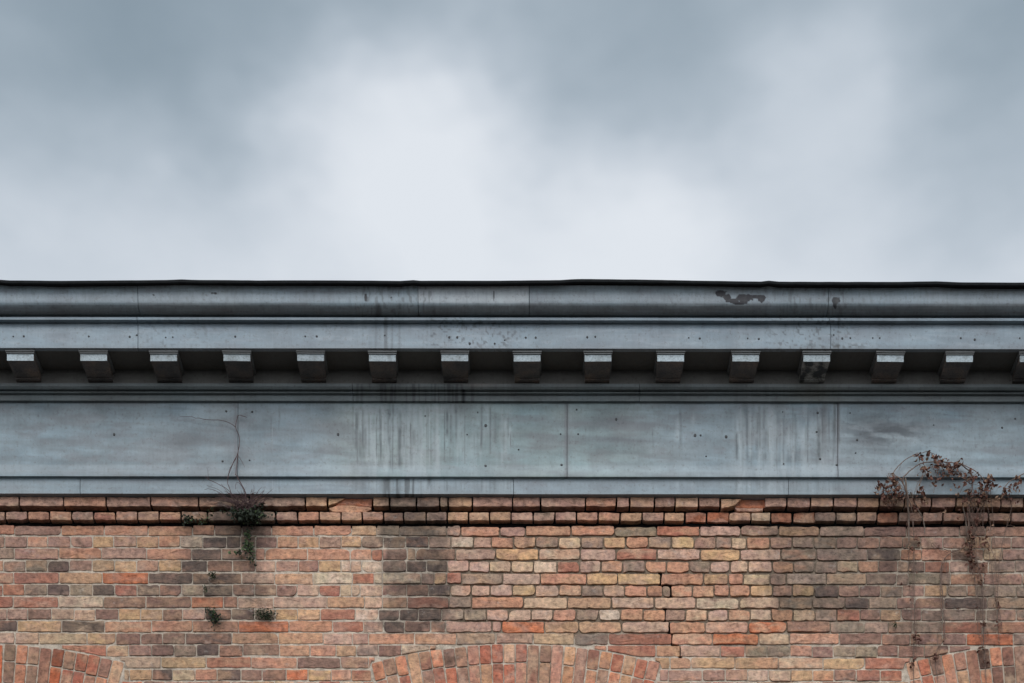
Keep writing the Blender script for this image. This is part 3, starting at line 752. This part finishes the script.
# frieze
def frieze_dz(xs): return .0006 * (fbm(xs / .4, xs * 0, 75, 2) - .5)
fz = run('frieze_panel', [(.1045, 402.8), (.105, 410), (.105, 466.3), (.1085, 468), (.116, 471.2), (.117, 473), (.117, 477.0), (.099, 479.2)], [238, 567.5, 838.5], 'frieze', dz=frieze_dz)
run('base_panel', [(.0975, 478.9), (.098, 485), (.098, 494.4), (.066, 497.9)], [80.5, 514, 789], 'base', dz=wave(.001, 76))

# nails and fixing holes
def nail_mesh():
    V = []; Fc = []
    for q, h in ((1, 0), (.8, .0022), (.3, .0034)):
        for i in range(8): V.append((q * .0055 * math.cos(i * math.pi / 4), -h, q * .0055 * math.sin(i * math.pi / 4)))
    for g_ in range(2):
        for i in range(8): j = (i + 1) % 8; Fc.append((g_ * 8 + i, g_ * 8 + j, g_ * 8 + 8 + j, g_ * 8 + 8 + i))
    Fc.append(tuple(16 + i for i in range(8)))
    me = bpy.data.meshes.new('nail_head'); me.from_pydata(V, [], Fc); me.materials.append(M_nail); return me
NAIL = nail_mesh()
nl = [(13.5, 337.5, 1), (24, 337.2, 1.3), (89, 337.3, 1.2), (130, 337.6, 1.4), (137, 336, 1.1), (166, 338.3, 1), (173, 338, .9), (235.5, 337.3, 1.3), (305.5, 337, 1.1), (317, 337, 1.4), (385, 336, 1),
      (449.5, 337.8, 1.5), (457.5, 337.8, 1.4), (470, 344, 1.5), (495, 344, 1.2), (505, 340.5, 1), (526, 338, 1.4), (536, 338, 1.3), (587.5, 337.5, 1.4), (595.5, 337, 1.2), (689, 338, 1), (700, 338.6, 1.4), (748, 338.5, .9), (759, 339, 1.4),
      (842.5, 338.5, 1.3), (850.5, 338, 1.1), (873, 338, 1), (880, 338, 1.1), (961, 338, 1.2), (975, 339.5, 1.4), (834, 335, .9), (1020, 338, 1)]
def spread(lst, p, objs, name):
    for o in objs:
        xs = [v.co.x for v in (o.data.vertices[0], o.data.vertices[-1])]
        sub_ = [q for q in lst if xs[0] <= XW(q[0], p) < xs[1]]
        for (x, y, k) in sub_:
            q = bpy.data.objects.new('nail_head', NAIL); COL.objects.link(q); q.parent = o
            q.location = W(x, y, p + .0003); q.scale = (k * .8, 1, k * rnd.uniform(.7, 1.05))
spread(nl, .358 - CS, co, 'nail_head')
fl_ = [(226.5, 412, 1.4), (252.5, 412.5, 1.4), (114.5, 435.3, 1.6), (223, 462, 1.4), (250, 461, 1.2), (237, 487.2, 0), (338.5, 435, 1.6), (277.5, 471.5, 1.2), (287, 471, 1), (486, 426, 1.8), (486, 466.5, 1.8), (425.5, 416.5, .9), (478, 413, .9), (467.5, 435, .9),
       (577, 410, 1.1), (561, 434.5, 1.1), (578.5, 434.5, 1.2), (562, 465.3, 1.7), (574.5, 471, 1.1), (555.5, 470.6, 1), (616.5, 419.6, 1.5), (695.5, 435.6, 1.8), (701, 435.6, 1.3), (726.5, 437, 1.8), (706.5, 456.5, 1), (519, 450, 1.1),
       (818, 413, 1.6), (817, 432, 1.4), (820.5, 459, 1.6), (837, 465, 1.5), (850.5, 413, 1), (857.5, 440, 1.4), (856, 453, 1.1), (934, 425, .9), (1002.5, 427.5, 1.4), (1015.5, 418.5, 1.3), (784, 464, 1), (783, 412, .8), (81, 469.5, 1.3)]
spread([q for q in fl_ if q[2]], .105 - CS, fz, 'nail_head')

# modillions: one built, the rest copied
def modillion():
    pf, pk, pc = .335 - CS, .158 - CS, .3465 - CS
    zt = ZW(350.6, pc) + .004; w = 26.7 * (D - pf) / F / 2; wc = w + .0065
    zc = zt - .020; zb = ZW(361.6, pf)
    import bmesh
    bm = bmesh.new()
    def prism(pts, hw_, mi):   # side profile (p, z) extruded in x, a little narrower towards the wall
        vs = [[bm.verts.new((s_ * hw_ * (1 - .07 * (pf - p) / (pf - pk)), -p, z)) for p, z in pts] for s_ in (-1, 1)]
        n = len(pts); fs = [bm.faces.new(vs[0][::-1]), bm.faces.new(vs[1])]
        for i in range(n): j = (i + 1) % n; fs.append(bm.faces.new((vs[0][i], vs[0][j], vs[1][j], vs[1][i])))
        for f in fs: f.material_index = mi
    prism([(pk, zc), (pf, zc), (pf, zb), (pf - .006, zb), (pf - .0062, zb + .004), (pk + .032, zb + .002), (pk + .0315, zb - .005), (pk, zb - .006)], w, 0)
    me = bpy.data.meshes.new('modillion'); bmesh.ops.recalc_face_normals(bm, faces=bm.faces); bm.to_mesh(me); bm.free()
    o = link('modillion', me, B, [M_mod])
    bm = bmesh.new()
    hw_ = wc
    for (p0, p1, za, zb2, h) in ((pk, pc, zc + .008, zt, wc), (pk, pc - .006, zc + .001, zc + .008, wc - .003)):
        bmesh.ops.create_cube(bm, size=1, matrix=Matrix.Translation((0, -(p0 + p1) / 2, (za + zb2) / 2)) @ Matrix.Diagonal((2 * h, p1 - p0, zb2 - za, 1)))
    me = bpy.data.meshes.new('cap_moulding'); bm.to_mesh(me); bm.free()
    c = link('cap_moulding', me, o, [M_modcap])
    return o, c
def mat_mod():
    mt, t, b = newmat('modillion_metal')
    oi = t.nodes.new('ShaderNodeObjectInfo'); tc_ = t.nodes.new('ShaderNodeTexCoord')
    off = t.nodes.new('ShaderNodeVectorMath'); off.operation = 'ADD'
    cmb = t.nodes.new('ShaderNodeCombineXYZ'); r_ = nmath(t, 'MULTIPLY', oi.outputs['Random'], 37.0)
    for i in range(3): t.links.new(r_, cmb.inputs[i])
    t.links.new(tc_.outputs['Object'], off.inputs[0]); t.links.new(cmb.outputs[0], off.inputs[1])
    def nz(sc, d, ro):
        n = t.nodes.new('ShaderNodeTexNoise'); n.inputs['Scale'].default_value = sc; n.inputs['Detail'].default_value = d; n.inputs['Roughness'].default_value = ro
        t.links.new(off.outputs[0], n.inputs['Vector']); return n.outputs['Fac']
    f1 = nz(22, 5, .65); f2 = nz(110, 3, .6); f3 = nz(12, 4, .6)
    s_ = t.nodes.new('ShaderNodeSeparateXYZ'); t.links.new(tc_.outputs['Object'], s_.inputs[0])
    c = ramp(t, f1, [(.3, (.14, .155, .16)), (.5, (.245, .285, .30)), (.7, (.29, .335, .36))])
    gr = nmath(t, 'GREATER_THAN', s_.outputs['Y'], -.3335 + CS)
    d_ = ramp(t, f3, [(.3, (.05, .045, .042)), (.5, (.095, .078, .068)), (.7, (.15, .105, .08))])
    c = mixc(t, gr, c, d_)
    c = mixc(t, 1.0, c, ramp(t, f2, [(.3, (.55, .53, .5)), (.5, (1, 1, 1)), (.7, (1.15, 1.12, 1.1))]), 'MULTIPLY')
    v = nmath(t, 'MULTIPLY_ADD', oi.outputs['Random'], .4, .78)
    cm2 = t.nodes.new('ShaderNodeCombineXYZ')
    for i in range(3): t.links.new(v, cm2.inputs[i])
    c = mixc(t, 1.0, c, cm2.outputs[0], 'MULTIPLY')
    t.links.new(c, b.inputs['Base Color']); b.inputs['Roughness'].default_value = .55
    bump(t, b, nmath(t, 'ADD', f1, f2), .4, .005)
    return mt
M_mod = mat_mod(); M_modcap = mat_metal('modillion_cap_metal', (.14, .14, .135), .55)
M_modworn = M_mod.copy(); M_modworn.name = 'worn_modillion_metal'
for nd in M_modworn.node_tree.nodes:
    if nd.type == 'VALTORGB' and abs(nd.color_ramp.elements[0].color[0] - .05) < .001:
        for e_, (p_, c_) in zip(nd.color_ramp.elements, ((.44, (.03, .03, .028)), (.5, (.16, .15, .135)), (.56, (.30, .29, .26)))): e_.position = p_; e_.color = (*c_, 1)
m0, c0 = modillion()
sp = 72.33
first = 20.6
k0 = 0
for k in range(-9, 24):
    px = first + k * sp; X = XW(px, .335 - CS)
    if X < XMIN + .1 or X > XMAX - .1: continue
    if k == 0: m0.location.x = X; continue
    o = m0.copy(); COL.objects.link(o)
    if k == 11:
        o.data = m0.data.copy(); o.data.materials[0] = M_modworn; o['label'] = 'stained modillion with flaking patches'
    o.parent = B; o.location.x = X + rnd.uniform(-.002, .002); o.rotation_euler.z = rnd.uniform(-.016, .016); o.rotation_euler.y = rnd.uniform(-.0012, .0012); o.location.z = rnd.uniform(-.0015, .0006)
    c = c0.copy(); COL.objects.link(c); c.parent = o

# ------------------------------------------------------------------ plants
def pY(Y):   # how far in front of the wall a trailing stem hangs at a given height
    return float(np.interp(Y, [440, 474, 480, 494, 500, 510, 516, 524, 535, 700], [.094, .105, .11, .10, .075, .06, .045, .03, .014, .012]))
def tube(pts, r0, r1, V, Fc, nseg=5):
    pts = [Vector(p) for p in pts]
    # catmull-rom densify
    out = []
    for i in range(len(pts) - 1):
        a = pts[max(i - 1, 0)]; b_ = pts[i]; c = pts[i + 1]; d = pts[min(i + 2, len(pts) - 1)]
        n = max(2, int((c - b_).length / .02))
        for k in range(n):
            t_ = k / n
            out.append(.5 * ((2 * b_) + (c - a) * t_ + (2 * a - 5 * b_ + 4 * c - d) * t_ ** 2 + (3 * b_ - a - 3 * c + d) * t_ ** 3))
    out.append(pts[-1])
    for q in out[1:-1]: q += Vector((rnd.gauss(0, .0012), rnd.gauss(0, .0008), rnd.gauss(0, .0012)))
    b0 = len(V); n = len(out)
    for i, q in enumerate(out):
        tdir = (out[min(i + 1, n - 1)] - out[max(i - 1, 0)]).normalized()
        u = tdir.cross(Vector((0, 1, 0.02))).normalized(); w = tdir.cross(u)
        r_ = r0 + (r1 - r0) * i / (n - 1)
        for k in range(nseg):
            a = 2 * math.pi * k / nseg; V.append(tuple(q + (u * math.cos(a) + w * math.sin(a)) * r_))
    for i in range(n - 1):
        for k in range(nseg):
            j = (k + 1) % nseg; Fc.append((b0 + i * nseg + k, b0 + i * nseg + j, b0 + (i + 1) * nseg + j, b0 + (i + 1) * nseg + k))
    return out
def leaf(c, size, V, Fc, curl=.4, droop=0.):
    """one pointed leaf of six faces, folded along its midrib"""
    d = Vector((rnd.gauss(0, 1), rnd.gauss(0, .7), rnd.gauss(-droop, 1))).normalized()
    s_ = d.cross(Vector((rnd.gauss(0, 1), rnd.gauss(0, 1), rnd.gauss(0, 1)))).normalized(); n_ = d.cross(s_)
    c = Vector(c); b0 = len(V); L = size * rnd.uniform(.7, 1.25); w = L * rnd.uniform(.3, .45)
    for (a, bb, h) in ((0, 0, 0), (.33, .9, .25), (.33, -.9, .25), (.4, 0, 0), (.72, .75, .3), (.72, -.75, .3), (.75, 0, -.05), (1.0, 0, -.35)):
        V.append(tuple(c + d * (a * L) + s_ * (bb * w) + n_ * (h * L * curl + a * a * L * curl * -.3)))
    Fc += [tuple(b0 + i for i in q) for q in ((0, 3, 1), (0, 2, 3), (1, 3, 6, 4), (3, 2, 5, 6), (4, 6, 7), (6, 5, 7))]

def local(o, root):
    o.parent = root; root_l = root.location
    for v in o.data.vertices: v.co -= root_l
    return o

# --- dried creeper on the right
vine = thing('climbing_vine', 'dried reddish brown creeper arching over the metal band and trailing down the bricks at right', 'vine', W(985, 520, .05))
SV, SF = [], []; PV, PF = [], []; LV, LF = [], []; LV2, LF2 = [], []
def S(pts, r0=.0032, r1=.0016, pale=False, off=0.):
    q = [W(x, y, pY(y) + off) for x, y in pts]
    return tube(q, r0, r1, PV if pale else SV, PF if pale else SF)
stems = [
 S([(909, 537), (908.5, 520), (908, 504), (905.6, 488), (900, 478), (893.7, 472.6), (905.6, 459.6), (918.5, 453.8), (929.6, 452), (939, 456.7)], .0036, .0014),
 S([(913, 512), (908, 495), (903, 480), (907.4, 473.7), (920, 464), (939, 461.5), (961, 464), (978, 472.6), (987, 485.5), (985, 504)], .0034, .0018, off=.01),
 S([(961, 464), (972, 474), (972, 488), (970, 504), (969, 541), (978, 563), (983.3, 589), (984, 637), (988, 700)], .0036, .0022),
 S([(985, 500), (976, 530), (966, 546), (961, 548.5), (947, 556), (941, 571), (943, 597), (944.4, 637), (936, 656), (941, 700)], .0026, .0020),
 S([(915, 605), (915, 630), (913.7, 652), (915, 700)], .0024, .0020),
 S([(1040, 470), (1024, 474), (1009, 482), (1003, 492), (1000, 508)], .0030, .0016),
 S([(1003, 490), (1012, 505), (1006, 530), (1000, 560), (998, 604), (1000, 645)], .0022, .0012),
 S([(984, 600), (978, 622), (981, 640), (986, 655)], .0018, .0010),
 S([(939, 461.5), (936, 478), (934, 493)], .0016, .0010, off=.012),
 S([(978, 472.6), (966, 482), (958, 497)], .0016, .0010, off=.012),
 S([(944, 600), (960, 607), (978, 609), (998, 607)], .0016, .0012),
 S([(893.7, 472.6), (886, 482), (882, 496)], .0018, .0010),
]
for (xa, ya, xb, yb, n_, wob) in ((974, 488, 976, 600, 7, 7), (970, 500, 986, 690, 6, 6), (945, 560, 942, 690, 3, 5), (912, 520, 915, 690, 4, 4), (892, 476, 915, 505, 5, 5), (985, 478, 1004, 640, 3, 6), (940, 462, 985, 492, 5, 4), (925, 470, 906, 520, 3, 4), (935, 545, 975, 560, 3, 5)):
    for _ in range(n_):
        k_ = 6; x0_ = xa + rnd.gauss(0, wob * .5); x1_ = xb + rnd.gauss(0, wob * .7); e_ = rnd.uniform(.45, 1)
        stems.append(S([(x0_ + (x1_ - x0_) * q * e_ / k_ + rnd.gauss(0, wob * .3), ya + (yb - ya) * q * e_ / k_ + rnd.gauss(0, 2)) for q in range(k_ + 1)], rnd.uniform(.0012, .0021), .0009, off=rnd.uniform(0, .015)))
for pts, ra, rb in (([(905.6, 478), (908.5, 504), (909.5, 522), (909.3, 541)], .0052, .0034), ([(911, 492), (916, 505), (924, 521), (925, 533)], .0042, .0026),
                    ([(963, 500), (966, 520), (968, 536)], .0034, .0022), ([(893, 480), (897, 495), (894, 506)], .0030, .0018)):
    PV, PF = [], []; S(pts, ra, rb, True)
    q_ = local(mesh_from('stem', PV, PF, [M_palestem], None, smooth=True), vine); q_['label'] = 'thicker pale weathered stem'
clusters = [(918, 456, 4, 7), (931, 454, 4, 6), (938, 457, 4, 5), (887, 491, 7, 22), (896, 485, 6, 16), (880, 486, 4, 8), (885, 500, 5, 12), (897, 497, 7, 14), (892, 478, 4, 6),
            (941, 465, 8, 24), (950, 469, 7, 20), (926, 467, 5, 9), (937, 481, 4, 7), (930, 476, 4, 5), (960, 464, 5, 10), (972, 477, 6, 16), (987, 486, 8, 28), (983, 497, 6, 12), (972, 493, 5, 8), (992, 478, 4, 6),
            (1016, 485, 5, 10), (1006, 490, 4, 7), (1003, 495, 4, 6), (1020, 478, 3, 4), (920, 493, 4, 6), (917, 506, 5, 8), (956, 489, 4, 5), (925, 500, 5, 6), (966, 503, 5, 8), (1012, 502, 4, 5),
            (970, 545, 6, 16), (972, 535, 5, 9), (985, 542, 5, 8), (970, 554, 4, 6), (985, 565, 4, 7), (983, 578, 4, 6), (974, 563, 4, 5), (978, 520, 4, 5), (960, 515, 3, 3), (945, 508, 3, 3),
            (915, 637, 3, 6), (914, 662, 3, 6), (936, 656, 4, 5), (998, 604, 3, 5), (984, 624, 3, 5), (1000, 625, 3, 4), (983, 650, 3, 5), (909, 545, 4, 4), (916, 540, 4, 4), (945, 640, 3, 3), (986, 660, 3, 3), (918, 640, 3, 4)]
for x, y, r_, n in clusters:
    for _ in range(int(n * 1.5)):
        lx, ly = x + rnd.gauss(0, r_ * .55), y + rnd.gauss(0, r_ * .6)
        tgt = (LV, LF) if rnd.random() < .72 else (LV2, LF2)
        leaf(W(lx, ly, pY(ly) + .008 + abs(rnd.gauss(0, .012))), .0225, *tgt, curl=.7, droop=.5)
for st in stems:      # leaf stalks and single leaves
    for q in st[::3]:
        if rnd.random() < .40:
            e = Vector(q) + Vector((rnd.gauss(0, .022), -abs(rnd.gauss(.006, .006)), rnd.gauss(-.008, .02)))
            tube([q, (Vector(q) + e) / 2 + Vector((0, -.003, .004)), e], .0011, .0007, SV, SF, 4)
            if rnd.random() < .42: leaf(e, .016, *((LV, LF) if rnd.random() < .6 else (LV2, LF2)), curl=.7, droop=.6)
local(mesh_from('stem', SV, SF, [M_twig], None, smooth=True), vine)
ml = LV + LV2; mf = LF + [tuple(i + len(LV) for i in f) for f in LF2]
local(mesh_from('leaves', ml, mf, [M_deadleaf, M_deadleaf2], None, midx=[0] * len(LF) + [1] * len(LF2)), vine)

# --- shrub rooted in the corbels on the left
sh = thing('wall_shrub', 'dark leafy shrub with tall bare twigs rooted in the brick corbels under the metal cornice', 'shrub', W(246, 515, .05))
SV, SF = [], []; LV, LF = [], []; LV2, LF2 = [], []
def S2(pts, r0, r1, off=0.): return tube([W(x, y, pY(y) + off) for x, y in pts], r0, r1, SV, SF)
S2([(246, 512), (246, 494), (237, 476), (236.5, 474), (238, 455), (240, 440), (236, 428), (237, 419), (240, 415.5), (247, 418)], .0030, .0014)
S2([(228, 478), (232, 466), (238, 455)], .0018, .0014)
S2([(239, 512), (232, 495), (228, 484), (231, 470), (237, 457), (239, 448)], .0022, .0014)
S2([(238, 455), (242, 462), (245, 468)], .0015, .0008)
S2([(236, 428), (226, 422), (210, 420.5), (196, 419)], .0017, .0010)
S2([(196, 419), (188, 417), (180, 417.5)], .0010, .0007)
S2([(244, 510), (230, 492), (218, 484), (209, 480), (206, 476)], .0020, .0010)
S2([(240, 508), (224, 496), (213, 490), (205, 490.5)], .0017, .0009)
S2([(209, 480), (208, 472), (207, 468)], .0010, .0007)
S2([(236, 508), (226, 498), (220, 491), (207, 486)], .0014, .0008)
S2([(248, 508), (243, 488), (237, 483), (236, 490)], .0016, .0009)
S2([(250, 508), (256, 495), (262, 488)], .0014, .0008)
for _ in range(70):     # the reddish tangle of fine twigs
    x0, y0 = rnd.uniform(236, 256), rnd.uniform(503, 514)
    a = rnd.uniform(-1.2, 1.0); L = rnd.uniform(9, 27)
    x1, y1 = x0 + L * math.sin(a) * 1.5, y0 - L * math.cos(a) * .8
    S2([(x0, y0), ((x0 + x1) / 2 + rnd.gauss(0, 2), (y0 + y1) / 2 + rnd.gauss(0, 1.5)), (x1, y1)], .0018, .0009, off=rnd.uniform(0, .05))
def foliage(cl, size, mixp=.25, dd=.02):
    for x, y, rx, ry, n in cl:
        for _ in range(n):
            lx, ly = x + rnd.gauss(0, rx * .5), y + rnd.gauss(0, ry * .5)
            leaf(W(lx, ly, pY(ly) + .004 + abs(rnd.gauss(0, dd))), size, *((LV2, LF2) if rnd.random() < mixp else (LV, LF)), curl=.5)
foliage([(247, 516, 14, 6, 360), (235, 512, 12, 4, 60), (250, 515, 9, 5, 220), (262, 515, 10, 5, 50), (250, 521, 12, 5, 80), (258, 506, 8, 4, 20)], .016, .12, .035)
foliage([(248, 535, 4, 8, 40), (249, 547, 7, 6, 60), (252, 558, 4, 5, 26), (244, 552, 5, 4, 14), (236, 554, 7, 3, 10)], .017, .55, .012)
S2([(248, 520), (248, 535), (250, 550), (251, 560)], .0018, .001)
local(mesh_from('stem', SV, SF, [mat_plain('reddish_twig', (.085, .050, .048), .9, .4, 120)], None, smooth=True), sh)
local(mesh_from('leaves', LV + LV2, LF + [tuple(i + len(LV) for i in f) for f in LF2], [M_leaf, M_leaf2], None, midx=[0] * len(LF) + [1] * len(LF2)), sh)

# --- small tufts in the joints
def tuft(name, label, cat, cl, size, mixp=.2, mats=None, dd=.008):
    global LV, LF, LV2, LF2
    LV, LF, LV2, LF2 = [], [], [], []
    foliage(cl, size, mixp, dd)
    root = bpy.data.objects.new(name, None)
    x, y = cl[0][0], cl[0][1]
    o = mesh_from(name, LV + LV2, LF + [tuple(i + len(LV) for i in f) for f in LF2], mats or [M_leaf, M_leaf2], None, midx=[0] * len(LF) + [1] * len(LF2))
    loc = Vector(W(x, y, pY(y)))
    for v in o.data.vertices: v.co -= loc
    o.location = loc; o['label'] = label; o['category'] = cat; o['group'] = 'small plants sprouting from the brick joints'
    bpy.data.objects.remove(root)
    return o
tuft('fern', 'small almost black fern in the lower corbel course, left of the leafy shrub', 'fern', [(189, 520.5, 6, 4, 46), (186, 518, 3, 3, 12)], .014, .05)
tuft('fern', 'thin olive sprig hanging from the corbel course between the dark fern and the leafy shrub', 'fern', [(206, 521, 7, 4, 22), (211, 514, 4, 7, 16), (200, 523, 4, 3, 12)], .012, .5)
tuft('moss_clump', 'small brown-black moss spot on a dark brick beneath the leafy shrub', 'moss', [(213.5, 576, 4.5, 4, 60)], .010, 0, [M_moss, M_moss], .006)
tuft('moss_clump', 'tiny green sprout at the end of a dark brick, halfway down the wall at left', 'moss', [(206, 589.5, 3, 3.5, 24)], .010, .5)
tuft('fern', 'drooping black-green fern hanging lowest on the wall at left', 'fern', [(212, 613, 5, 4, 50), (216, 620, 5, 6, 80), (207, 610, 3, 2, 14)], .014, .15)
tuft('moss_clump', 'flat green moss cushion covering one brick, right of the lowest fern', 'moss', [(264, 614.5, 11, 5, 170), (268, 617, 8, 4, 60)], .010, .25, [M_moss, M_leaf], .004)
tuft('moss_clump', 'tiny black moss dot in a joint beside the trailing creeper stems at right', 'moss', [(895.5, 625, 2.2, 3, 34)], .009, .1, [M_moss, M_moss], .005)
